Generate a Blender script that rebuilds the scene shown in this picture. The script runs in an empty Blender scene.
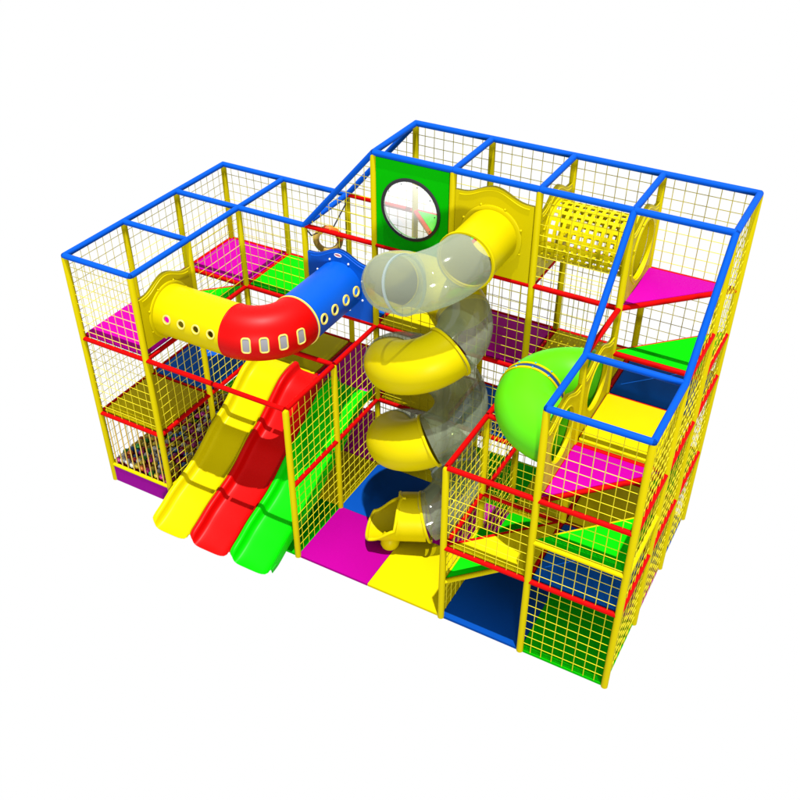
import bpy, bmesh, math, random
from mathutils import Vector, Matrix
random.seed(7)
PI = math.pi
scene = bpy.context.scene
C = scene.collection
A = 1.2                                   # bay size of the frame
LZ = {0: 0.0, .5: .68, 1: 1.343, 1.5: 2.035, 2: 2.727, 2.5: 3.41, 3: 4.088, 4: 5.452}

# ------------------------------------------------------------------ materials
def mat(name, col, rough=.4, spec=.25, bump=0.0, bscale=120, var=.05, vscale=2.0, coat=0.0):
    m = bpy.data.materials.new(name); m.use_nodes = True
    nt = m.node_tree; b = nt.nodes['Principled BSDF']
    b.inputs['Roughness'].default_value = rough
    b.inputs['Specular IOR Level'].default_value = spec
    b.inputs['Coat Weight'].default_value = coat
    tc = nt.nodes.new('ShaderNodeTexCoord')
    n = nt.nodes.new('ShaderNodeTexNoise'); n.inputs['Scale'].default_value = vscale
    n.inputs['Detail'].default_value = 4
    nt.links.new(tc.outputs['Object'], n.inputs['Vector'])
    mr = nt.nodes.new('ShaderNodeMapRange')
    mr.inputs['To Min'].default_value = 1 - var; mr.inputs['To Max'].default_value = 1 + var
    nt.links.new(n.outputs['Fac'], mr.inputs['Value'])
    hs = nt.nodes.new('ShaderNodeHueSaturation'); hs.inputs['Color'].default_value = (*col, 1)
    nt.links.new(mr.outputs['Result'], hs.inputs['Value'])
    nt.links.new(hs.outputs['Color'], b.inputs['Base Color'])
    rr = nt.nodes.new('ShaderNodeMapRange')
    rr.inputs['To Min'].default_value = max(.02, rough - .06); rr.inputs['To Max'].default_value = rough + .06
    nt.links.new(n.outputs['Fac'], rr.inputs['Value'])
    nt.links.new(rr.outputs['Result'], b.inputs['Roughness'])
    if bump > 0:
        n2 = nt.nodes.new('ShaderNodeTexNoise'); n2.inputs['Scale'].default_value = bscale
        nt.links.new(tc.outputs['Object'], n2.inputs['Vector'])
        bp = nt.nodes.new('ShaderNodeBump'); bp.inputs['Strength'].default_value = bump
        bp.inputs['Distance'].default_value = .01
        nt.links.new(n2.outputs['Fac'], bp.inputs['Height'])
        nt.links.new(bp.outputs['Normal'], b.inputs['Normal'])
    return m

Y = (.365, .300, .0005); R_ = (.30, .0012, .0012); BL = (.0015, .048, .31); G = (.001, .31, .0005)
MG = (.27, .0002, .165); PU = (.15, .0003, .14); LG = (.058, .36, .002)
M = {
 'post':   mat('yellow_foam_sleeve', (.325, .268, .0005), .5, .02, .08, 90),
 'yrail':  mat('yellow_rail_sleeve', Y, .5, .02, .08, 90),
 'red':    mat('red_rail_sleeve', R_, .5, .02, .08, 90),
 'blue':   mat('blue_rail_sleeve', BL, .5, .02, .08, 90),
 'net':    mat('yellow_net_cord', (.42, .36, .012), .7, .03, .2, 400),
 'bar':    mat('tan_cord', (.40, .27, .05), .6, .1),
 'ypl':    mat('yellow_plastic', Y, .36, .04, 0),
 'rpl':    mat('red_plastic', (.33, .0005, .0005), .42, .08, 0),
 'bpl':    mat('blue_plastic', (.001, .052, .32), .38, .08, 0),
 'gpl':    mat('green_plastic', (.001, .33, .0005), .38, .06, 0),
 'lpl':    mat('lime_plastic', LG, .38, .12, 0),
 'gboard': mat('green_board', (.001, .26, .0005), .5, .02, 0),
 'mag':    mat('magenta_vinyl', MG, .55, .02, .06, 60),
 'yel':    mat('yellow_vinyl', Y, .55, .02, .06, 60),
 'grn':    mat('green_vinyl', G, .55, .02, .06, 60),
 'blv':    mat('blue_vinyl', (.002, .055, .27), .55, .02, .06, 60),
 'fmag':   mat('magenta_floor_foam', (.215, .0002, .13), .75, .015, .12, 150),
 'fyel':   mat('yellow_floor_foam', Y, .75, .015, .12, 150),
 'fgrn':   mat('green_floor_foam', (.002, .25, .0005), .75, .015, .12, 150),
 'fblu':   mat('blue_floor_foam', (.001, .034, .19), .75, .015, .12, 150),
 'pur':    mat('purple_board', PU, .5, .02, 0),
 'rim':    mat('pale_yellow_rim', (.48, .38, .07), .4, .2, 0),
 'white':  mat('white_cap', (.5, .5, .5), .3, .3, 0),
 'cyan':   mat('cyan_cap', (.03, .28, .33), .3, .3, 0),
 'navy':   mat('dark_blue_band', (.004, .03, .12), .35, .2, 0),
 'black':  mat('black_rubber', (.012, .012, .014), .5, .2, 0),
 'rope':   mat('black_rope', (.02, .02, .02), .8, .1, .3, 300),
 'grey':   mat('grey_pane', (.17, .165, .175), .15, .3, 0),
 'tan':    mat('tan_ring', (.34, .23, .04), .45, .2, 0),
 'orange': mat('orange_ring', (.36, .07, .004), .45, .2, 0),
 'pink':   mat('pink_print', (.4, .12, .14), .45, .2, 0),
}
def glass(name, tint, op, gl=.1, dif=(.26, .30, .24)):
    m = bpy.data.materials.new(name); m.use_nodes = True
    nt = m.node_tree; nt.nodes.clear()
    out = nt.nodes.new('ShaderNodeOutputMaterial')
    tr = nt.nodes.new('ShaderNodeBsdfTransparent'); tr.inputs[0].default_value = (*tint, 1)
    df = nt.nodes.new('ShaderNodeBsdfDiffuse'); df.inputs[0].default_value = (*dif, 1)
    gs = nt.nodes.new('ShaderNodeBsdfGlossy'); gs.inputs['Roughness'].default_value = .06
    lw = nt.nodes.new('ShaderNodeLayerWeight'); lw.inputs['Blend'].default_value = .25
    mr = nt.nodes.new('ShaderNodeMapRange')
    mr.inputs['To Min'].default_value = op; mr.inputs['To Max'].default_value = min(1, op + .25)
    nt.links.new(lw.outputs['Facing'], mr.inputs['Value'])
    m1 = nt.nodes.new('ShaderNodeMixShader'); m2 = nt.nodes.new('ShaderNodeMixShader')
    nt.links.new(mr.outputs['Result'], m1.inputs[0])
    nt.links.new(tr.outputs[0], m1.inputs[1]); nt.links.new(df.outputs[0], m1.inputs[2])
    m2.inputs[0].default_value = gl
    nt.links.new(m1.outputs[0], m2.inputs[1]); nt.links.new(gs.outputs[0], m2.inputs[2])
    nt.links.new(m2.outputs[0], out.inputs[0])
    return m
M['clear'] = glass('clear_polycarbonate', (.87, .88, .80), .15, .04, (.26, .30, .20))
M['clear_edge'] = glass('clear_edge', (.80, .86, .84), .40, .10, (.30, .36, .35))
M['clear_lit'] = glass('lit_clear_polycarbonate', (.91, .93, .86), .15, .05, (.33, .38, .30))  # same clear plastic, light on the top elbow painted in as paler colour
M['dome'] = glass('clear_dome', (.97, .98, .98), .30, .04, (.75, .78, .78))

# ------------------------------------------------------------------ helpers
def obj(name, bm, m, parent=None, smooth=True, ang=38):
    me = bpy.data.meshes.new(name)
    bmesh.ops.recalc_face_normals(bm, faces=bm.faces)
    bm.to_mesh(me); bm.free()
    if smooth:
        for p in me.polygons: p.use_smooth = True
        me.set_sharp_from_angle(angle=math.radians(ang))
    me.materials.append(M[m] if isinstance(m, str) else m)
    o = bpy.data.objects.new(name, me); C.objects.link(o)
    if parent: o.parent = parent; o.matrix_parent_inverse = Matrix.Translation(-Vector(parent.location))
    return o
def tag(o, label, cat, group=None):
    o['label'] = label; o['category'] = cat
    if group: o['group'] = group
    return o
def thing(name, label, cat, loc=(0, 0, 0), group=None):
    o = bpy.data.objects.new(name, None); C.objects.link(o); o.location = loc
    o.empty_display_size = .1
    return tag(o, label, cat, group)

def frames(path, closed=False):
    n = len(path); P = [Vector(p) for p in path]; T = []
    for i in range(n):
        if closed: t = P[(i+1) % n] - P[i-1]
        else: t = P[min(i+1, n-1)] - P[max(i-1, 0)]
        T.append(t.normalized())
    up = Vector((0, 0, 1)) if abs(T[0].z) < .9 else Vector((1, 0, 0))
    N = [(up - T[0]*up.dot(T[0])).normalized()]
    for i in range(1, n):
        v = N[-1] - T[i]*N[-1].dot(T[i]); N.append(v.normalized())
    return P, T, N
def sweep(bm, path, r, seg=12, closed=False, caps=True):
    P, T, N = frames(path, closed); rings = []
    for i, p in enumerate(P):
        b = T[i].cross(N[i])
        rr = r[i] if isinstance(r, (list, tuple)) else r
        rings.append([bm.verts.new(p + rr*(math.cos(2*PI*k/seg)*N[i] + math.sin(2*PI*k/seg)*b)) for k in range(seg)])
    m = len(rings)
    for i in range(m if closed else m-1):
        a, c = rings[i], rings[(i+1) % m]
        for k in range(seg):
            bm.faces.new((a[k], a[(k+1) % seg], c[(k+1) % seg], c[k]))
    if caps and not closed:
        bm.faces.new(rings[0][::-1]); bm.faces.new(rings[-1])
    return bm
def hollow(path, r, th=.012, seg=40, flip=0):
    """a tube wall with thickness, open at both ends"""
    bm = bmesh.new(); P, T, N = frames(path); Ro, Ri = [], []
    for i, p in enumerate(P):
        b = T[i].cross(N[i])
        f = lambda rad: [bm.verts.new(p + rad*(math.cos(2*PI*k/seg)*N[i] + math.sin(2*PI*k/seg)*b)) for k in range(seg)]
        Ro.append(f(r)); Ri.append(f(r-th))
    for L in (Ro, Ri):
        for i in range(len(P)-1):
            for k in range(seg):
                bm.faces.new((L[i][k], L[i][(k+1) % seg], L[i+1][(k+1) % seg], L[i+1][k]))
    for i in (0, len(P)-1):
        for k in range(seg):
            bm.faces.new((Ro[i][k], Ro[i][(k+1) % seg], Ri[i][(k+1) % seg], Ri[i][k]))
    return bm
def ring_path(c, ax, r, n=48):
    ax = Vector(ax).normalized(); u = ax.orthogonal().normalized(); v = ax.cross(u)
    return [Vector(c) + r*(math.cos(2*PI*k/n)*u + math.sin(2*PI*k/n)*v) for k in range(n)]
def torus(c, ax, r, t, n=48, seg=8, bm=None):
    bm = bm or bmesh.new()
    return sweep(bm, ring_path(c, ax, r, n), t, seg, closed=True)
def band(c, ax, r, w, t, n=48):
    """short flat collar: rectangular section ring"""
    bm = bmesh.new(); ax = Vector(ax).normalized(); u = ax.orthogonal().normalized(); v = ax.cross(u)
    L = []
    for k in range(n):
        d = math.cos(2*PI*k/n)*u + math.sin(2*PI*k/n)*v
        L.append([bm.verts.new(Vector(c) + d*rr + ax*s) for rr, s in ((r-t, -w), (r+t*.6, -w), (r+t, -w*.6), (r+t, w*.6), (r+t*.6, w), (r-t, w))])
    for k in range(n):
        a, b = L[k], L[(k+1) % n]
        for j in range(6): bm.faces.new((a[j], a[(j+1) % 6], b[(j+1) % 6], b[j]))
    return bm
def box(bm, x0, x1, y0, y1, z0, z1):
    vs = [bm.verts.new((x, y, z)) for z in (z0, z1) for y in (y0, y1) for x in (x0, x1)]
    for f in ((0,1,3,2),(4,6,7,5),(0,4,5,1),(2,3,7,6),(0,2,6,4),(1,5,7,3)):
        bm.faces.new([vs[i] for i in f])
    return bm
def prism(pts, z0, z1, bev=.012, corner=.035):
    """flat pad of any outline, with softened edges"""
    n = len(pts); out = []
    for i in range(n):                            # rounded corners
        p = Vector(pts[i]); a = Vector(pts[i-1]) - p; b = Vector(pts[(i+1) % n]) - p
        ca = p + a.normalized()*corner; cb = p + b.normalized()*corner
        for t in (0, .33, .67, 1):
            out.append(((1-t)**2)*ca + 2*t*(1-t)*p + t*t*cb)
    cx = sum((p for p in out), Vector((0, 0)))/len(out)
    def inset(p, d): return p + (cx-p).normalized()*d
    bm = bmesh.new(); rows = []
    for z, d in ((z0, bev), (z0+bev, 0), (z1-bev, 0), (z1-bev*.3, bev*.3), (z1, bev)):
        rows.append([bm.verts.new((*inset(p, d), z)) for p in out])
    m = len(out)
    for i in range(len(rows)-1):
        for k in range(m): bm.faces.new((rows[i][k], rows[i][(k+1) % m], rows[i+1][(k+1) % m], rows[i+1][k]))
    bm.faces.new(rows[0][::-1]); bm.faces.new(rows[-1])
    return bm
def bolts(parent, cpts, m, r=.016, name='bolt'):
    for c in cpts:
        bm = bmesh.new(); bmesh.ops.create_uvsphere(bm, u_segments=10, v_segments=8, radius=r, matrix=Matrix.Translation(c))
        obj(name, bm, m, parent)
def cut(o, cutters):
    """real openings: cut with closed bmeshes, then drop the cutters"""
    tmp = []
    for bm in cutters:
        me = bpy.data.meshes.new('t'); bmesh.ops.recalc_face_normals(bm, faces=bm.faces); bm.to_mesh(me); bm.free()
        c = bpy.data.objects.new('t', me); C.objects.link(c); tmp.append(c)
        md = o.modifiers.new('b', 'BOOLEAN'); md.object = c; md.operation = 'DIFFERENCE'; md.solver = 'EXACT'
    bpy.context.view_layer.update()
    dg = bpy.context.evaluated_depsgraph_get()
    me = bpy.data.meshes.new_from_object(o.evaluated_get(dg))
    o.modifiers.clear(); old = o.data; o.data = me; me.name = o.name
    for p in me.polygons: p.use_smooth = True
    me.set_sharp_from_angle(angle=math.radians(38))
    for c in tmp: bpy.data.objects.remove(c)

# ------------------------------------------------------------------ frame
frame = thing('play_frame', 'multi-storey padded steel frame with yellow posts, blue top rails, red rails and yellow netting', 'play frame')
PR, RR, TR = .046, .037, .043
def rail(name, a, b, m, r, parent=None):
    a, b = Vector(a), Vector(b); d = (b-a).normalized()
    bm = bmesh.new()
    e = .0
    sweep(bm, [a + d*.02, a + d*(.02+e*3), b - d*(.02+e*3), b - d*.02], [r*.5, r, r, r*.5], 12)
    return obj(name, bm, m, parent or frame)
def pt(i, j, l): return (i*A, j*A, LZ[l] if l in LZ else l)
tops = {(0,0):3,(0,1):3,(0,2):3,(0,3):3,(1,0):3,(1,1):3,(1,2):3,(1,3):3,(2,2):3,(2,3):3,(3,0):2,(3,1):2,(3,2):4,(3,3):4,
        (4,2):4,(4,3):4,(5,0):2,(5,1):2,(5,2):4,(5,3):4,(6,0):3,(6,1):3,(6,2):4,(6,3):4,(7,0):3,(7,1):3,(7,2):4,(7,3):4}
for (i, j), l in tops.items():
    bm = bmesh.new(); z = LZ[l] - .01
    zb = LZ[2]-.04 if (i, j) == (2, 2) else -.03
    sweep(bm, [(i*A, j*A, zb), (i*A, j*A, z-.02), (i*A, j*A, z)], [PR, PR, PR*.8], 16)
    obj('post', bm, 'post', frame)
top = []
for j in range(3): top += [((0,j,3),(0,j+1,3)), ((1,j,3),(1,j+1,3))]
for j in range(4): top.append(((0,j,3),(1,j,3)))
top += [((1,2,3),(2,2,3)), ((1,3,3),(2,3,3)), ((2,2,3),(2,3,3)), ((2,2,3),(3,2,4)), ((2,3,3),(3,3,4))]
for i in range(3, 7): top += [((i,2,4),(i+1,2,4)), ((i,3,4),(i+1,3,4))]
for i in range(3, 8): top.append(((i,2,4),(i,3,4)))
top += [((6,2,4),(6,1,3)), ((7,2,4),(7,1,3)), ((6,1,3),(7,1,3)), ((6,0,3),(7,0,3)), ((6,0,3),(6,1,3)), ((7,0,3),(7,1,3))]
for a, b in top:
    a, b = Vector(pt(*a)), Vector(pt(*b))
    bm = bmesh.new(); sweep(bm, [a, b], TR, 14)
    bmesh.ops.create_uvsphere(bm, u_segments=14, v_segments=8, radius=TR*1.003, matrix=Matrix.Translation(b))
    bmesh.ops.create_uvsphere(bm, u_segments=14, v_segments=8, radius=TR*1.003, matrix=Matrix.Translation(a))
    obj('top_rail', bm, 'blue', frame)
reds = set()
def rd(a, b, l): reds.add((min(a, b), max(a, b), l))
for l in (1, 2):
    for j in range(3): rd((0,j),(0,j+1),l); rd((1,j),(1,j+1),l)
    for j in range(4): rd((0,j),(1,j),l)
    for i in (1, 2): rd((i,3),(i+1,3),l); rd((i,2),(i+1,2),l)
    for i in range(3, 7): rd((i,2),(i+1,2),l); rd((i,3),(i+1,3),l)
    for i in range(2, 8): rd((i,2),(i,3),l)
    for i in (3, 5, 6, 7): rd((i,0),(i,1),l); rd((i,1),(i,2),l)
    for i in (5, 6): rd((i,0),(i+1,0),l); rd((i,1),(i+1,1),l)
for i in (1, 2): rd((i,0),(i+1,0),2); rd((i,1),(i+1,1),2)
for i in range(2, 6): rd((i,2),(i+1,2),3)
for i in range(2, 7): rd((i,3),(i+1,3),3)
for i in (4, 5, 6): rd((i,2),(i,3),3)
rd((7,1),(7,2),3); rd((6,1),(6,2),3); rd((7,2),(7,3),2.5); rd((6,2),(7,2),2.5)
rd((1,0),(1,1),1); reds.discard(((1,2),(2,2),1)); 
for a, b, l in sorted(reds, key=str):
    rail('rail', pt(*a, l), pt(*b, l), 'red', RR)
for a, b, l in (((6,0),(7,0),1.5), ((7,0),(7,1),1.5), ((5,0),(5,1),.5), ((1,2),(2,2),1)):
    rail('rail', pt(*a, l), pt(*b, l), 'yrail', RR)

# netting -----------------------------------------------------------
W = .0052
def net(a, b, z0, z1, top_fn=None, horiz=True, step=.15, parent=None, name='safety_net', m='net', w=W):
    """net panel from grid point a to b, z0..z1 (or a sloped top)"""
    p, q = Vector((a[0]*A, a[1]*A, 0)), Vector((b[0]*A, b[1]*A, 0))
    d = (q-p).normalized(); L = (q-p).length; nrm = Vector((-d.y, d.x, 0))
    bm = bmesh.new()
    def strand(s, e, off):
        mid = (s+e)/2 + nrm*off + Vector((0, 0, -random.uniform(.0, .004)))
        sweep(bm, [s + nrm*off*.3, mid, e + nrm*off*.3], w, 4)
    zt = top_fn or (lambda u: z1)
    k = 1; pad = .055
    while k*step < L - .03:
        u = k*step; zz = zt(u/L)
        if zz - z0 > .15: strand(p + d*u + Vector((0,0,z0)), p + d*u + Vector((0,0,zz)), random.uniform(-.004, .004))
        k += 1
    if horiz:
        z = z0 + step
        while z < max(zt(0), zt(1), zt(.5)) - .04:
            us = [t/60 for t in range(61) if zt(t/60) > z]
            if us and (max(us)-min(us))*L > .12:
                s = p + d*(min(us)*L) + Vector((0,0,z)); e = p + d*(max(us)*L) + Vector((0,0,z))
                strand(s, e, random.uniform(-.004, .004) + w)
            z += step
    return obj(name, bm, m, parent or frame, smooth=False)
nets = []
Z = LZ
for j in range(3):
    nets += [((0,j),(0,j+1),.3,Z[1]) if j < 2 else ((0,j),(0,j+1),0,Z[1]), ((0,j),(0,j+1),Z[1],Z[2]), ((0,j),(0,j+1),Z[2],Z[3])]
nets += [((0,0),(1,0),Z[1],Z[2]), ((0,0),(1,0),Z[2],Z[3])]
nets += [((1,0),(1,1),.3,Z[1]), ((1,1),(1,2),.3,Z[1]), ((1,0),(1,1),Z[1],Z[2]), ((1,1),(1,2),Z[1],Z[2])]
nets += [((1,1),(1,2),Z[2],Z[3]), ((1,2),(2,2),Z[2],Z[3])]
for i in range(7):
    nets += [((i,3),(i+1,3),0,Z[1]), ((i,3),(i+1,3),Z[1],Z[2]), ((i,3),(i+1,3),Z[2],Z[3])]
    if i > 2: nets.append(((i,3),(i+1,3),Z[3],Z[4]))
for i in (3, 4, 5): nets += [((i,2),(i+1,2),Z[1],Z[2]), ((i,2),(i+1,2),Z[2],Z[3]), ((i,2),(i+1,2),0,Z[1])]
nets += [((5,2),(6,2),Z[3],Z[4])]
for j in (0, 1):
    nets += [((3,j),(3,j+1),0,Z[1]), ((3,j),(3,j+1),Z[1],Z[2]), ((5,j),(5,j+1),0,Z[1]), ((5,j),(5,j+1),Z[1],Z[2])]
    nets += [((7,j),(7,j+1),0,Z[1]), ((7,j),(7,j+1),Z[1],Z[2]), ((7,j),(7,j+1),Z[2],Z[3])]
nets += [((7,2),(7,3),0,Z[1]), ((7,2),(7,3),Z[1],Z[2]), ((7,2),(7,3),Z[2],Z[3]), ((7,2),(7,3),Z[3],Z[4])]
nets += [((5,0),(6,0),Z[1],Z[2]), ((6,0),(7,0),0,Z[1]), ((6,0),(7,0),Z[1],Z[2]), ((6,0),(7,0),Z[2],Z[3])]
for a, b, z0, z1 in nets:
    net(a, b, z0, z1)
net((2,3),(3,3),Z[3],0,lambda u: Z[3]+u*(Z[4]-Z[3]))
net((2,2),(3,2),Z[2]+1.15,0,lambda u: Z[3]+u*(Z[4]-Z[3]))
net((7,1),(7,2),Z[3],0,lambda u: Z[3]+u*(Z[4]-Z[3]))

# ------------------------------------------------------------------ decks
CN = {'mag':'magenta', 'yel':'yellow', 'grn':'green', 'blv':'blue'}
def deck(i, j, l, m, label, dz=0.0):
    x, y, z, g = i*A, j*A, LZ[l] + dz, .04
    t = thing('deck', label, 'deck', (x + A/2, y + A/2, z), 'padded square decks in the frame')
    obj('pad', prism([(x+g, y+g), (x+A-g, y+g), (x+A-g, y+A-g), (x+g, y+A-g)], z-.03, z+.035), m, t)
    bm = bmesh.new(); box(bm, x+.06, x+A-.06, y+.06, y+A-.06, z-.048, z-.031)
    obj('base_board', bm, m, t, smooth=False)
def tri(pts, l, m, label, edge=None, em='red', dz=0.0):
    P = [Vector((a*A, b*A)) for a, b in pts]; c = sum(P, Vector((0, 0)))/3
    # inset the outline by the rail radius
    Q = []
    for k in range(3):
        p = P[k]; a = (P[k-1]-p).normalized(); b = (P[(k+1) % 3]-p).normalized()
        s = (a+b).normalized(); ang = math.acos(max(-1, min(1, a.dot(b))))/2
        Q.append(p + s*min(.024/math.sin(ang), .2))
    z = LZ[l] + dz
    t = thing('triangle_deck', label, 'triangular deck', (c.x, c.y, z), 'triangular climbing decks')
    obj('pad', prism([tuple(q) for q in Q], z-.03, z+.035, .01, .02), m, t)
    if edge:
        a, b = edge; rail('edge_rail', (a[0]*A, a[1]*A, z), (b[0]*A, b[1]*A, z), em, RR, t)
DK = [
 (0,0,2,'mag','magenta deck in the front left tower behind the yellow tube panel'),
 (0,2,2,'mag','magenta deck in the rear left corner of the tower under blue top rails'),
 (1,2,2,'grn','green deck beside the rear left magenta deck, left of the blue tube panel'),
 (2,2,2,'blv','blue deck behind the blue tube panel under the hanging ring'),
 (3,2,2,'yel','shaded yellow deck below the green window board behind the spiral slide'),
 (4,2,2,'mag','dark magenta deck below the yellow spiral entry panel'),
 (5,2,2,'yel','yellow deck dotted with light under the perforated yellow tunnel'),
 (6,2,2,'blv','dark blue deck behind the yellow deck in the right tower'),
 (6,1,2,'yel','bright yellow deck inside the right tower beside the green tube panels'),
 (0,0,1,'yel','shaded yellow deck directly above the front of the ball pit'),
 (0,1,1,'blv','shaded blue deck above the rear of the ball pit'),
 (0,2,1,'grn','green deck at the rear left corner one storey above the ground'),
 (1,2,1,'yel','shaded yellow deck at the head of the yellow and red slides'),
 (2,2,1,'mag','dark magenta deck at the head of the green slide'),
 (3,2,1,'yel','shaded yellow deck at the lower level behind the spiral slide'),
 (4,2,1,'blv','blue deck at the lower level behind the clear spiral tubes'),
 (5,2,1,'grn','green deck at the lower level behind the lime elbow tube'),
 (6,2,1,'grn','green deck at the rear right corner one storey above the ground'),
 (6,1,1,'yel','shaded yellow deck under the bright yellow deck of the right tower'),
 (6,0,1,'blv','shaded blue deck in the front right tower between two red rails'),
 (4,2,3,'yel','yellow deck behind the yellow spiral entry panel at the top storey'),
]
for d in DK:
    dz = {(6,1,2): .03, (0,0,2): .055}.get(d[:3], 0)
    deck(*d, dz=dz)
tri([(0,1),(1,1),(1,2)], 2, 'grn', 'green triangular deck in the left tower behind the yellow tube', ((0,1),(1,2)))
tri([(0,1),(0,2),(.5,1.5)], 2, 'grn', 'small green triangle added behind the yellow tube panel to shade the blue deck')  # added out of sight to keep light off the blue deck below
tri([(5,0),(6,0),(6,1)], 1, 'yel', 'yellow triangular deck above the lowest green step at the front', ((5,0),(6,1)))
tri([(5.975,0),(7,0),(7,1.025)], 1.5, 'grn', 'green triangular deck with yellow edging in the front right tower', ((6,0),(7,1)), 'yrail')
tri([(6,0),(6,1),(7,1)], 2, 'mag', 'magenta triangular deck in front of the bright yellow deck', ((6,0),(7,1)), dz=-.02)
tri([(5.975,2),(7,2),(7,3.025)], 2.5, 'grn', 'green triangular deck below the top magenta triangle at right', ((6,2),(7,3)))
tri([(6,2),(6,3),(7,3)], 3, 'mag', 'topmost magenta triangular deck beside the perforated tunnel panel', ((6,2),(7,3)))
tri([(3,3),(4,3),(4,2)], 3, 'grn', 'green triangular deck seen through the round window', ((3,3),(4,2)))
tri([(5,0),(5,1),(6,1)], .5, 'grn', 'lowest green triangular step with a yellow edge rail', ((5,0),(6,1)), 'yrail')

# ------------------------------------------------------------------ floor mats
FM = {(0,0):('fmag','floor mat under the front of the ball pit'), (0,1):('fblu','floor mat under the rear of the ball pit'),
 (1,0):('fmag','magenta floor mat under the yellow slide'),
 (2,0):('fgrn','green floor mat under the red and green slides'),
 (3,0):('fmag','magenta floor mat at the front beside the green slide netting'),
 (4,0):('fyel','bright yellow floor mat in front of the spiral slide exit'),
 (5,0):('fblu','dark blue floor mat under the lowest green step'),
 (6,0):('fgrn','dark green floor mat behind the netting in the front right corner'),
 (1,1):('fgrn','green floor mat in the shade beneath the slide middles, left side'),
 (2,1):('fyel','shaded yellow floor mat behind the netting left of the blue mat'),
 (3,1):('fblu','blue floor mat with the shadow of the spiral slide'),
 (4,1):('fmag','magenta floor mat between the spiral slide and the red stair rails'),
 (5,1):('fgrn','sunlit green floor mat beneath the lime elbow tube'),
 (6,1):('fmag','magenta floor mat along the right side of the frame'),
 (0,2):('fgrn','green floor mat in the rear left corner behind the ball pit'),
 (1,2):('fblu','blue floor mat at the rear under the yellow slide deck'),
 (2,2):('fmag','shaded magenta floor mat at the rear under the dark magenta slide deck'),
 (3,2):('fyel','shaded yellow floor mat behind the spiral slide shadow'),
 (4,2):('fgrn','dark green floor mat at the rear, seen between the red stair rails'),
 (5,2):('fyel','yellow floor mat at the rear behind the lime elbow tube'),
 (6,2):('fblu','blue floor mat in the rear right corner')}
for (i, j), (m, lab) in FM.items():
    x, y = i*A, j*A; e = .0
    x1, y0, y1 = x+A-.002, y+.002, y+A-.002
    if j == 0: y0 -= e
    if i == 6: x1 += e
    o = obj('floor_mat', prism([(x+.002, y0), (x1, y0), (x1, y1), (x+.002, y1)], -.05, 0, .004, .006), m)
    tag(o, lab, 'floor mat', 'coloured foam floor mats')

# ------------------------------------------------------------------ wavy boards
def wave_panel(name, org, d, w, zb, top, hole, m, parent, th=.05, bead=True, r=.37):
    """upright board from org along d (unit), hole=(u,z,r); top(u) gives the height"""
    org, d = Vector(org), Vector(d); nrm = Vector((d.y, -d.x, 0))
    g = .05
    out = []
    NB = 40
    for k in range(NB+1):
        u = g + (w-2*g)*k/NB; out.append((u, top((u-g)/(w-2*g))))
    out = [(g, zb), *out, (w-g, zb)]                       # bottom left, top row, bottom right
    hu, hz, hr = hole
    def ray(a):
        dx, dz = math.cos(a), math.sin(a); best = 9
        n = len(out)
        for i in range(n):
            (x1, z1), (x2, z2) = out[i], out[(i+1) % n]
            ex, ez = x2-x1, z2-z1; den = dx*ez - dz*ex
            if abs(den) < 1e-9: continue
            t = ((x1-hu)*ez - (z1-hz)*ex)/den; s = ((x1-hu)*dz - (z1-hz)*dx)/den
            if t > 0 and -1e-6 <= s <= 1+1e-6: best = min(best, t)
        return best
    angs = sorted({round(2*PI*k/72, 5) for k in range(72)} | {round(math.atan2(z-hz, u-hu) % (2*PI), 5) for u, z in (out[0], out[-1], out[1], out[-2])})
    bm = bmesh.new(); F, B = [], []
    for a in angs:
        t = ray(a); p = (hu + t*math.cos(a), hz + t*math.sin(a)); q = (hu + hr*math.cos(a), hz + hr*math.sin(a))
        for L, s in ((F, th/2), (B, -th/2)):
            L.append([bm.verts.new(org + d*v[0] + Vector((0,0,v[1])) + nrm*s) for v in (q, p)])
    n = len(angs)
    for k in range(n):
        k2 = (k+1) % n
        bm.faces.new((F[k][0], F[k][1], F[k2][1], F[k2][0])); bm.faces.new((B[k][0], B[k2][0], B[k2][1], B[k][1]))
        bm.faces.new((F[k][1], B[k][1], B[k2][1], F[k2][1])); bm.faces.new((F[k][0], F[k2][0], B[k2][0], B[k][0]))
    o = obj(name, bm, m, parent)
    if bead:
        bm = bmesh.new()
        for s in (th/2, -th/2):
            sweep(bm, [org + d*u + Vector((0,0,z-.045)) + nrm*s for u, z in out[3:-3]], .008, 8)
        obj('rim_bead', bm, m, o)
    return o
wave = lambda z, lo=.96, hi=.16: (lambda u: z + lo + hi*(.5 - .5*math.cos(2*PI*min(1, max(0, (u-.06)/.88))))**1.15)
TRAD = .38; HZ = 3.27
def arc(c, r, a0, a1, n=18, z=0.0):
    return [(c[0] + r*math.cos(a0+(a1-a0)*k/n), c[1] + r*math.sin(a0+(a1-a0)*k/n), z) for k in range(n+1)]

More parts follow.
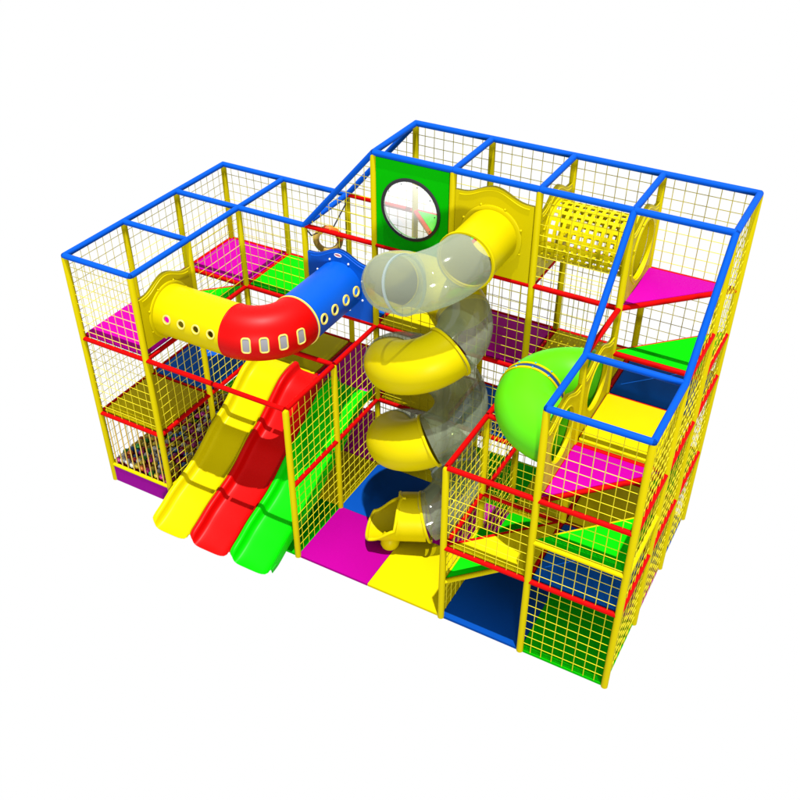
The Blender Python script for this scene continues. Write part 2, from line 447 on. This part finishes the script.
# crawl tube: yellow arm, red elbow, blue arm -------------------------
ct = thing('crawl_tube', 'enclosed crawl tube over the slides, yellow arm, red elbow and blue arm with portholes', 'crawl tube', (2.4, .6, HZ))
yt = obj('tube_section', hollow([(1.2+.03*k, .6, HZ) for k in range(41)], TRAD, .014, 48), 'ypl', ct); yt['label'] = 'yellow tube arm with four round portholes'
cutters = []
al = math.radians(15)
rims = []
for x in (1.5, 1.755, 2.01, 2.265):
    n = Vector((0, -math.cos(al), math.sin(al))); c = Vector((x, .6, HZ))
    bm = bmesh.new(); sweep(bm, [c + n*.25, c + n*.5], .048, 20); cutters.append(bm)
    rims.append((c + n*(TRAD+.001), n))
cut(yt, cutters)
for c, n in rims: obj('porthole_rim', torus(c, n, .060, .013, 28, 8), 'rim', yt)
et = obj('elbow', hollow(arc((2.4, 1.2), .6, -PI/2, 0, 24, HZ), TRAD+.004, .014, 48), 'rpl', ct); et['label'] = 'red elbow with four grey windows'
# elbow windows: rounded panes lying on the curved wall
for s in (-66, -51.5, -36, -20):
    s = math.radians(s); hw, hh = .052, .098
    def onel(du, dv, off):
        a = s + du/.98; b = math.radians(6) + dv/TRAD; rr = TRAD + off
        return Vector((2.4 + (.6 + rr*math.cos(b))*math.cos(a), 1.2 + (.6 + rr*math.cos(b))*math.sin(a), HZ + rr*math.sin(b)))
    def outline(k, sc=1.0):
        pts = []
        r = .032*sc
        for q, (sx, sy) in enumerate(((1,1),(-1,1),(-1,-1),(1,-1))):
            for t in range(5):
                an = q*PI/2 + t*PI/8
                pts.append((sx*(hw*sc-r) + r*math.cos(an), sy*(hh*sc-r) + r*math.sin(an)))
        return pts
    bm = bmesh.new(); ring = [bm.verts.new(onel(u, v, .010)) for u, v in outline(0)]; cc = bm.verts.new(onel(0, 0, .012))
    for k in range(len(ring)): bm.faces.new((ring[k], ring[(k+1) % len(ring)], cc))
    wn = obj('window', bm, 'grey', et)
    bm = bmesh.new(); sweep(bm, [onel(u, v, .009) for u, v in outline(0, 1.1)], .012, 8, closed=True); obj('window_frame', bm, 'rim', et)
bt = obj('tube_section', hollow([(3.0, 1.2+.03*k, HZ) for k in range(41)], TRAD, .014, 48), 'bpl', ct); bt['label'] = 'blue tube arm with four yellow rimmed portholes'
cutters, rims = [], []
al = math.radians(10)
for y in (1.36, 1.64, 1.94, 2.22):
    n = Vector((math.cos(al), 0, math.sin(al))); c = Vector((3.0, y, HZ))
    bm = bmesh.new(); sweep(bm, [c + n*.25, c + n*.5], .058, 20); cutters.append(bm); rims.append((c + n*(TRAD+.001), n))
cut(bt, cutters)
for c, n in rims: obj('porthole_rim', torus(c, n, .068, .016, 28, 8), 'rim', bt)
obj('collar', band((3.0, 1.215, HZ), (0,1,0), TRAD+.004, .014, .012), 'rim', ct)
obj('collar', band((2.4, .6, HZ), (1,0,0), TRAD, .012, .008), 'rpl', ct)
p = wave_panel('end_panel', (1.2, 0, 0), (0,1,0), A, Z[2]+.165, wave(Z[2]), (.6, HZ, .365), 'ypl', ct)
obj('flange', band((1.235, .6, HZ), (1,0,0), TRAD+.022, .014, .022), 'ypl', p)
bolts(p, [Vector((1.232, .6 + .43*math.cos(a), HZ + .43*math.sin(a))) for a in [2*PI*(k+.5)/8 for k in range(8)]], 'ypl')
p = wave_panel('end_panel', (2*A, 2.4, 0), (1,0,0), A, Z[2]+.03, wave(Z[2]), (.6, HZ, .365), 'bpl', ct)
bolts(p, [Vector((3.0 + .42*math.cos(a), 2.372, HZ + .42*math.sin(a))) for a in [2*PI*(k+.5)/8 for k in range(8)]], 'white', .017)
bm = bmesh.new(); ell = [(2.985 + .058*math.cos(t), 2.371, 3.757 + .026*math.sin(t)) for t in [2*PI*k/24 for k in range(24)]]
sweep(bm, ell, .007, 6, closed=True); em = obj('emblem', bm, 'white', p)
bm = bmesh.new(); vs = [bm.verts.new((2.985 + (x-2.985)*.86, 2.3725, 3.757 + (z-3.757)*.8)) for x, y, z in ell]; bm.faces.new(vs); obj('emblem_print', bm, 'pink', em)

# hanging ring -------------------------------------------------------
rg = thing('hanging_ring', 'tan and orange padded ring hanging on black ropes above the blue tube panel', 'climbing ring', (2.72, 3.0, 3.56))
RC = Vector((2.44, 2.95, 3.61)); rax = Vector((.45, -.89, 0)).normalized(); ru = Vector((0,0,1)).cross(rax)
bm = bmesh.new(); rpts = [RC + .185*(math.cos(t)*ru + math.sin(t)*Vector((0,0,1))) for t in [2*PI*k/40 for k in range(40)]]
sweep(bm, rpts, .048, 12, closed=True); obj('ring', bm, 'tan', rg)
bm = bmesh.new(); sweep(bm, [RC + .185*(math.cos(t)*ru + math.sin(t)*Vector((0,0,1))) for t in [math.radians(0)+math.radians(105)*k/16 for k in range(17)]], .054, 12); obj('sleeve', bm, 'orange', rg)
bm = bmesh.new(); sweep(bm, [RC + Vector((-.12,-.07,.13)), (2.50, 2.43, 3.93), (2.42, 2.41, 4.03)], .011, 6); obj('rope', bm, 'rope', rg)
bm = bmesh.new(); sweep(bm, [RC + Vector((.08,.05,.22)), (2.44, 3.56, 4.03)], .011, 6); obj('rope', bm, 'rope', rg)

# lime elbow tube ------------------------------------------------------
ut = thing('elbow_tube', 'bulging lime green U-shaped crawl tube on the left side of the right tower', 'crawl tube', (6.6, 1.2, 3.3))
UZ = 3.3; ur = .41
half1 = [(7.2, .6, UZ), (7.17, .6, UZ)] + [(7.17 + .6*math.cos(a), 1.2 + .6*math.sin(a), UZ) for a in [-PI/2 - (PI/2)*k/20 for k in range(1, 21)]]
half2 = [(x, 2.4-y, z) for x, y, z in half1]
obj('elbow', hollow(half1, ur, .014, 48), 'lpl', ut); obj('elbow', hollow(half2, ur, .014, 48), 'lpl', ut)
for dy in (-.05, .05):
    cb = obj('flange', band((6.572, 1.2+dy, UZ), (0,1,0), ur+.004, .018, .014), 'yrail', ut)
    bolts(cb, [Vector((6.572 + (ur+.022)*math.cos(a), 1.2+dy, UZ + (ur+.022)*math.sin(a))) for a in [2*PI*k/12 for k in range(12)]], 'cyan', .013)
obj('joint_band', band((6.572, 1.2, UZ), (0,1,0), ur+.001, .03, .008), 'navy', ut)
for y0 in (0, 1.2):
    p = wave_panel('end_panel', (7.2, y0, 0), (0,1,0), A, Z[2]+.03, wave(Z[2]), (.6, UZ, .36), 'ypl', ut)
    obj('hole_trim', torus((7.226, y0+.6, UZ), (1,0,0), .366, .010), 'ypl', p)

# perforated tunnel ---------------------------------------------------
pt_ = thing('net_tunnel', 'yellow perforated tunnel pierced with square holes under the blue top rails', 'tunnel', (6.6, 3.0, 4.62))
TZ = 4.66; tr = .40
bm = bmesh.new(); nx, na = 11, 44; th = .012
vo = {}
def tv(i, k, s):
    key = (i, k % (2*na//2*2), s)
    if key not in vo:
        fx = (i//2)*(1.14/nx) + (0 if i % 2 == 0 else 1.14/nx*.46)
        fa = ((k//2) + (0 if k % 2 == 0 else .46))*2*PI/(na//2)
        rr = tr - th*s
        vo[key] = bm.verts.new((6.03+fx, 3.0 + rr*math.cos(fa), TZ + rr*math.sin(fa)))
    return vo[key]
NK = (na//2)*2
for i in range(2*nx):
    for k in range(NK):
        hole = (i % 2 == 1) and (k % 2 == 1) and i < 2*nx-1
        k2 = (k+1) % NK
        q = [(i,k),(i+1,k),(i+1,k2),(i,k2)]
        if not hole:
            for s in (0, 1): bm.faces.new([tv(a, b, s) for a, b in q])
        else:
            for e in range(4):
                a, b = q[e], q[(e+1) % 4]
                bm.faces.new((tv(*a,0), tv(*b,0), tv(*b,1), tv(*a,1)))
obj('tube_section', bm, 'ypl', pt_)
for i in (5, 6):
    p = wave_panel('end_panel', (i*A, 2.4, 0), (0,1,0), A, Z[3]+.03, wave(Z[3], 1.0, .18), (.6, TZ, .385), 'ypl', pt_)
    obj('flange', band((i*A + .03, 3.0, TZ), (1,0,0), tr+.02, .014, .02), 'ypl', p)
    bolts(p, [Vector((i*A+.03, 3.0 + .45*math.cos(a), TZ + .45*math.sin(a))) for a in [2*PI*(k+.5)/8 for k in range(8)]], 'ypl')

# green window board ----------------------------------------------------
wb = thing('window_board', 'green board with a round clear bubble window in a black ring', 'window board', (4.2, 2.4, 4.1))
WC = (.585, 4.755, .425)
wave_panel('board', (3*A, 2.4, 0), (1,0,0), A, Z[3]+.035, lambda u: Z[4]-.04, WC, 'gboard', wb, bead=False)
wc = Vector((3*A+.585, 2.4, 4.755))
obj('window_ring', band(wc + Vector((0,-.03,0)), (0,1,0), .433, .012, .022), 'black', wb)
bm = bmesh.new(); rows = []
for a in range(0, 9):
    t = a/8*PI/2; rr = .405*math.cos(t); dd = .13*math.sin(t)
    rows.append([bm.verts.new(wc + Vector((rr*math.cos(2*PI*k/40), -.03-dd, rr*math.sin(2*PI*k/40)))) for k in range(40)] if a < 8 else [bm.verts.new(wc + Vector((0,-.16,0)))])
for a in range(7):
    for k in range(40): bm.faces.new((rows[a][k], rows[a][(k+1)%40], rows[a+1][(k+1)%40], rows[a+1][k]))
for k in range(40): bm.faces.new((rows[7][k], rows[7][(k+1)%40], rows[8][0]))
obj('bubble_window', bm, 'dome', wb)
bolts(wb, [wc + Vector((.385*math.cos(a), -.062, .385*math.sin(a))) for a in [2*PI*k/10 for k in range(10)]], 'black', .010)

# ------------------------------------------------------------------ spiral slide
sp = thing('spiral_slide', 'tall spiral tube slide of alternating yellow and clear sections dropping from the yellow wavy panel', 'spiral slide', (4.88, 1.6, 0))
CX, CY, RC_, SR = 4.88, 1.60, .50, .37
KN = [(0, 4.665), (12, 4.66), (30, 4.63), (60, 4.55), (385, 3.42), (775, 1.98), (1140, .51), (1170, .50), (1300, .45)]
def spz(t):
    for (a, za), (b, zb) in zip(KN, KN[1:]):
        if t <= b: return za + (zb-za)*(t-a)/(b-a)
def spt(t): a = -math.radians(t); return Vector((CX + RC_*math.cos(a), CY + RC_*math.sin(a), spz(t)))
def seg(t0, t1, m, name, lab=None, r=SR, head=None, tail=None):
    n = max(4, int((t1-t0)/8)); path = [spt(t0 + (t1-t0)*k/n) for k in range(n+1)]
    o = obj(name, hollow((head or []) + path + (tail or []), r, .01, 44), m, sp)
    if lab: o['label'] = lab
    return o
def tang(t): return (spt(t+2)-spt(t-2)).normalized()
p = wave_panel('entry_panel', (4*A, 2.4, 0), (1,0,0), A, Z[3]+.03, wave(Z[3], 1.12, .15), (.59, 4.68, .35), 'ypl', sp)
obj('flange', band((5.39, 2.365, 4.68), (0,1,0), SR+.03, .014, .03), 'ypl', p)
bolts(p, [Vector((5.39 + .44*math.cos(a), 2.37, 4.68 + .44*math.sin(a))) for a in [2*PI*(k+.5)/8 for k in range(8)]], 'ypl', .018)
o = obj('tube_section', hollow([(5.39, 2.38-.04*k, 4.68 - .0008*k) for k in range(20)], SR, .012, 48), 'ypl', sp); o['label'] = 'straight yellow tube leading out of the wavy panel'
obj('flange', band((5.385, 1.62, 4.665), (0,1,0), SR+.016, .02, .018), 'ypl', o)
def fl(t, m='ypl', par=None, k=.014):
    obj('flange', band(spt(t), tang(t), SR+.014, .019, k), m, par or sp)
c0 = seg(0, 205, 'clear_lit', 'clear_section', 'topmost clear elbow of the spiral', r=SR+.008)
fl(100, 'clear_edge', c0)
y0_ = seg(160, 318, 'ypl', 'tube_section')
c1 = seg(312, 384, 'clear', 'clear_section', r=SR+.006)
y1_ = seg(386, 512, 'ypl', 'tube_section'); fl(386, 'ypl', y1_)
c2 = seg(506, 774, 'clear', 'clear_section', r=SR+.012)
y2_ = seg(776, 905, 'ypl', 'tube_section'); fl(776, 'ypl', y2_)
c3 = seg(898, 1138, 'clear', 'clear_section', r=SR+.012); fl(1040, 'clear_edge', c3)
# exit: closed tube that opens into a scoop
P0 = [spt(1140 + 4*k) for k in range(4)]; e0 = P0[-1]; hd = Vector((-.92, -.39, 0))
path = P0 + [e0 + hd*(.0265*k) + Vector((0, 0, -.002*k)) for k in range(1, 28)]
bm = bmesh.new(); Pp, T, N = frames(path); sg = 56; Lo, Li = [], []
n = len(path); smooth = lambda t: (lambda c: c*c*(3-2*c))(max(0, min(1, t)))
for i, q in enumerate(Pp):
    Bn = T[i].cross(Vector((0,0,1))).normalized(); Un = Bn.cross(T[i]).normalized()
    f = i/(n-1)
    half = PI*(1 - .001 - .47*smooth((f-.38)/.13) - .20*smooth((f-.47)/.53))
    ro, ri = [], []
    for k in range(sg+1):
        a = -half + 2*half*k/sg
        tip = -.10*smooth((f-.7)/.3)*(1-abs(a/half)**2.2)       # rounded tongue
        dip = .02*smooth((f-.75)/.25)
        for L, rr in ((ro, SR), (ri, SR-.018)):
            L.append(bm.verts.new(q + rr*(math.sin(a)*Bn - math.cos(a)*Un) + Vector((tip, 0, dip*(1-abs(a/half))))))
    Lo.append(ro); Li.append(ri)
for L in (Lo, Li):
    for i in range(n-1):
        for k in range(sg): bm.faces.new((L[i][k], L[i][k+1], L[i+1][k+1], L[i+1][k]))
for i in range(n-1):
    for k in (0, sg): bm.faces.new((Lo[i][k], Lo[i+1][k], Li[i+1][k], Li[i][k]))
for i in (0, n-1):
    for k in range(sg): bm.faces.new((Lo[i][k], Lo[i][k+1], Li[i][k+1], Li[i][k]))
rimp = [(Lo[i][0].co + Li[i][0].co)/2 for i in range(9, n)] + [(Lo[-1][k].co + Li[-1][k].co)/2 for k in range(1, sg)] + [(Lo[i][sg].co + Li[i][sg].co)/2 for i in range(n-1, 8, -1)]
ex = obj('exit_chute', bm, 'ypl', sp, ang=50); ex['label'] = 'yellow exit scoop of the spiral on the floor mats'
bm = bmesh.new(); sweep(bm, rimp, .027, 10); obj('rolled_edge', bm, 'ypl', ex)
fl(1140, 'ypl', ex)
obj('foot', (lambda b: (sweep(b, [(4.70, .84, 0), (4.70, .84, .03), (4.70, .86, .11), (4.70, .90, .18)], [.12, .14, .15, .12], 28), b)[1])(bmesh.new()), 'ypl', ex)
# ------------------------------------------------------------------ wave slides
def lane(xl, xr, m, label, y_end=-.62):
    prof = []
    ctrl = [(2.42,1.40),(2.2,1.39),(2.0,1.33),(1.8,1.20),(1.55,1.02),(1.35,.90),(1.1,.79),(.9,.66),(.7,.53),(.45,.41),(.2,.33),(-.05,.25),(-.3,.13),(-.5,.055),(y_end,.03)]
    # Catmull-Rom through the side profile
    for i in range(len(ctrl)-1):
        p0 = ctrl[max(0,i-1)]; p1 = ctrl[i]; p2 = ctrl[i+1]; p3 = ctrl[min(len(ctrl)-1,i+2)]
        for k in range(5):
            t = k/5
            prof.append(tuple(.5*((2*p1[c]) + (-p0[c]+p2[c])*t + (2*p0[c]-5*p1[c]+4*p2[c]-p3[c])*t*t + (-p0[c]+3*p1[c]-3*p2[c]+p3[c])*t**3) for c in (0,1)))
    prof.append(ctrl[-1])
    w = xr - xl
    sec = [(0,-.07),(.003,.105),(.015,.13),(.035,.138),(.07,.138),(.09,.128),(.10,.10),(.115,.035),(.135,.01),(.17,.002)]
    n0 = len(sec)
    for k in range(1, 10): sec.append((.17 + (w-.26)*k/10, -.006*math.sin(PI*k/10)))
    sec += [(w-.09,.004),(w-.055,.03),(w-.035,.08),(w-.022,.11),(w-.008,.118),(w-.002,.10),(w-.002,-.05)]
    bm = bmesh.new(); rows = []
    N_ = len(prof)
    for i, (y, z) in enumerate(prof):
        a = prof[max(0,i-1)]; b = prof[min(N_-1,i+1)]
        ty, tz = b[0]-a[0], b[1]-a[1]; L = math.hypot(ty, tz); ny, nz = tz/L, -ty/L
        if nz < 0: ny, nz = -ny, -nz
        rows.append([])
        e = max(0, (i-(N_-9))/8)                         # rounded tongue at the foot
        for sx, sz in sec:
            c = abs(sx/w - .5)*2
            lipf = 1 - .35*e**2 if sz > 0 else 1 - 1.3*e
            rows[-1].append(bm.verts.new((xl + sx, y + ny*sz*lipf + e*e*.11*c**5, z + nz*sz*lipf)))
    for i in range(N_-1):
        for k in range(len(sec)-1): bm.faces.new((rows[i][k], rows[i][k+1], rows[i+1][k+1], rows[i+1][k]))
    bmesh.ops.recalc_face_normals(bm, faces=bm.faces)
    # give the shell thickness downwards
    ret = bmesh.ops.solidify(bm, geom=bm.faces[:], thickness=.012)
    t = thing('wave_slide', label, 'slide', ((xl+xr)/2, .9, 0), 'open slides side by side')
    obj('chute', bm, m, t, ang=55)
    bm = bmesh.new(); box(bm, xl+.02, xr-.02, 2.405, 2.47, 1.25, 1.33)
    obj('mounting_bar', bm, m, t, smooth=False)
lane(1.27, 2.0, 'ypl', 'yellow open slide, leftmost of the three side by side')
lane(2.002, 2.75, 'rpl', 'red open slide between the yellow and the green slide')
lane(2.752, 3.50, 'gpl', 'bright green open slide next to the netting')

# ------------------------------------------------------------------ ball pit
bw = thing('ball_pit_wall', 'low purple boards with yellow top rail enclosing the ball pit', 'ball pit wall', (.6, 1.2, 0))
for a, b, m in (((0,0),(1,0),'pur'), ((1,0),(1,1),'pur'), ((1,1),(1,2),'pur'), ((0,0),(0,1),'pur'), ((0,1),(0,2),'pur'), ((0,2),(1,2),'pur')):
    bm = bmesh.new()
    if a[1] == b[1]: box(bm, a[0]*A+.045, b[0]*A-.045, a[1]*A-.02, a[1]*A+.02, -.03, .275)
    else: box(bm, a[0]*A-.02, a[0]*A+.02, a[1]*A+.045, b[1]*A-.045, -.03, .275)
    obj('board', bm, m, bw, smooth=False)
    rail('rim_rail', (a[0]*A, a[1]*A, .30), (b[0]*A, b[1]*A, .30), 'yrail', .03, bw)
for k in range(9):
    bm = bmesh.new(); x = .11 + k*.122; sweep(bm, [(x, 0, .31), (x, 0, Z[1]-.02)], .0105, 8)
    obj('bar', bm, 'bar', bw)
BC = {'red': (0.210,0.003,0.007), 'yellow': (0.266,0.203,0.007), 'blue': (0.007,0.063,0.196), 'white': (0.294,0.294,0.280), 'green': (0.010,0.140,0.014), 'pink': (0.231,0.007,0.105), 'orange': (0.266,0.063,0.003)}
bmat = {k: mat(k+'_ball_plastic', v, .3, .35, 0) for k, v in BC.items()}
br = .05; bms = {}
for k in BC:
    bm = bmesh.new(); bmesh.ops.create_uvsphere(bm, u_segments=14, v_segments=9, radius=br)
    me = bpy.data.meshes.new('ball'); bm.to_mesh(me); bm.free(); me.materials.append(bmat[k])
    for p_ in me.polygons: p_.use_smooth = True
    bms[k] = me
spots = []
row = 0; y = .075
while y < 2.33:
    x = .08 + (row % 2)*.05
    while x < 1.13:
        spots.append((x + random.uniform(-.012,.012), y + random.uniform(-.012,.012), .34 + random.uniform(-.03,.035) + .05*math.sin(3*x+2*y)))
        x += .1
    y += .092; row += 1
spots.sort(key=lambda s: -s[0] + .5*s[1])
wt = ['red','red','yellow','yellow','yellow','blue','white','white','green','pink','pink','orange','red']
for s in spots[:290]:
    c = random.choice(wt); o = bpy.data.objects.new('ball', bms[c]); C.objects.link(o); o.location = s
    tag(o, 'small glossy %s plastic ball heaped in the ball pit' % c, 'ball', 'plastic balls in the ball pit')
bm = bmesh.new(); random.seed(3)
for s in spots:
    bmesh.ops.create_icosphere(bm, subdivisions=1, radius=br, matrix=Matrix.Translation((s[0]+.045, s[1]+.03, s[2]-.085)))
o = obj('ball_pit_filling', bm, bmat['red']); o['kind'] = 'stuff'; o['label'] = 'lower layer of plastic balls in the ball pit'; o['category'] = 'balls'

# ------------------------------------------------------------------ light
w = bpy.data.worlds.new('World'); scene.world = w; w.use_nodes = True
bg = w.node_tree.nodes['Background']; bg.inputs[0].default_value = (1, 1, 1, 1); bg.inputs[1].default_value = .4
def lamp(name, d, e, ang):
    l = bpy.data.lights.new(name, 'SUN'); l.energy = e; l.angle = math.radians(ang)
    o = bpy.data.objects.new(name, l); C.objects.link(o)
    o.rotation_euler = Vector(d).to_track_quat('-Z', 'Y').to_euler(); o.location = (4, 1, 9); return o
lamp('overhead_lamp', (-.08, .09, -1), 3.4, .6)
lamp('front_lamp', (-.45, .88, -.10), 1.25, 6)

cam = bpy.data.cameras.new('Camera'); co = bpy.data.objects.new('Camera', cam); C.objects.link(co)
co.location = (9.9003, -8.1823, 10.5521); co.rotation_euler = (.9274, 0, .5080)
cam.sensor_width = 36; cam.lens = 967.77/800*36; cam.clip_end = 200
scene.camera = co
scene.render.engine = 'CYCLES'
scene.cycles.max_bounces = 10; scene.cycles.transparent_max_bounces = 24
scene.view_settings.view_transform = 'Standard'; scene.view_settings.look = 'None'
scene.view_settings.exposure = 1.322; scene.view_settings.gamma = 1
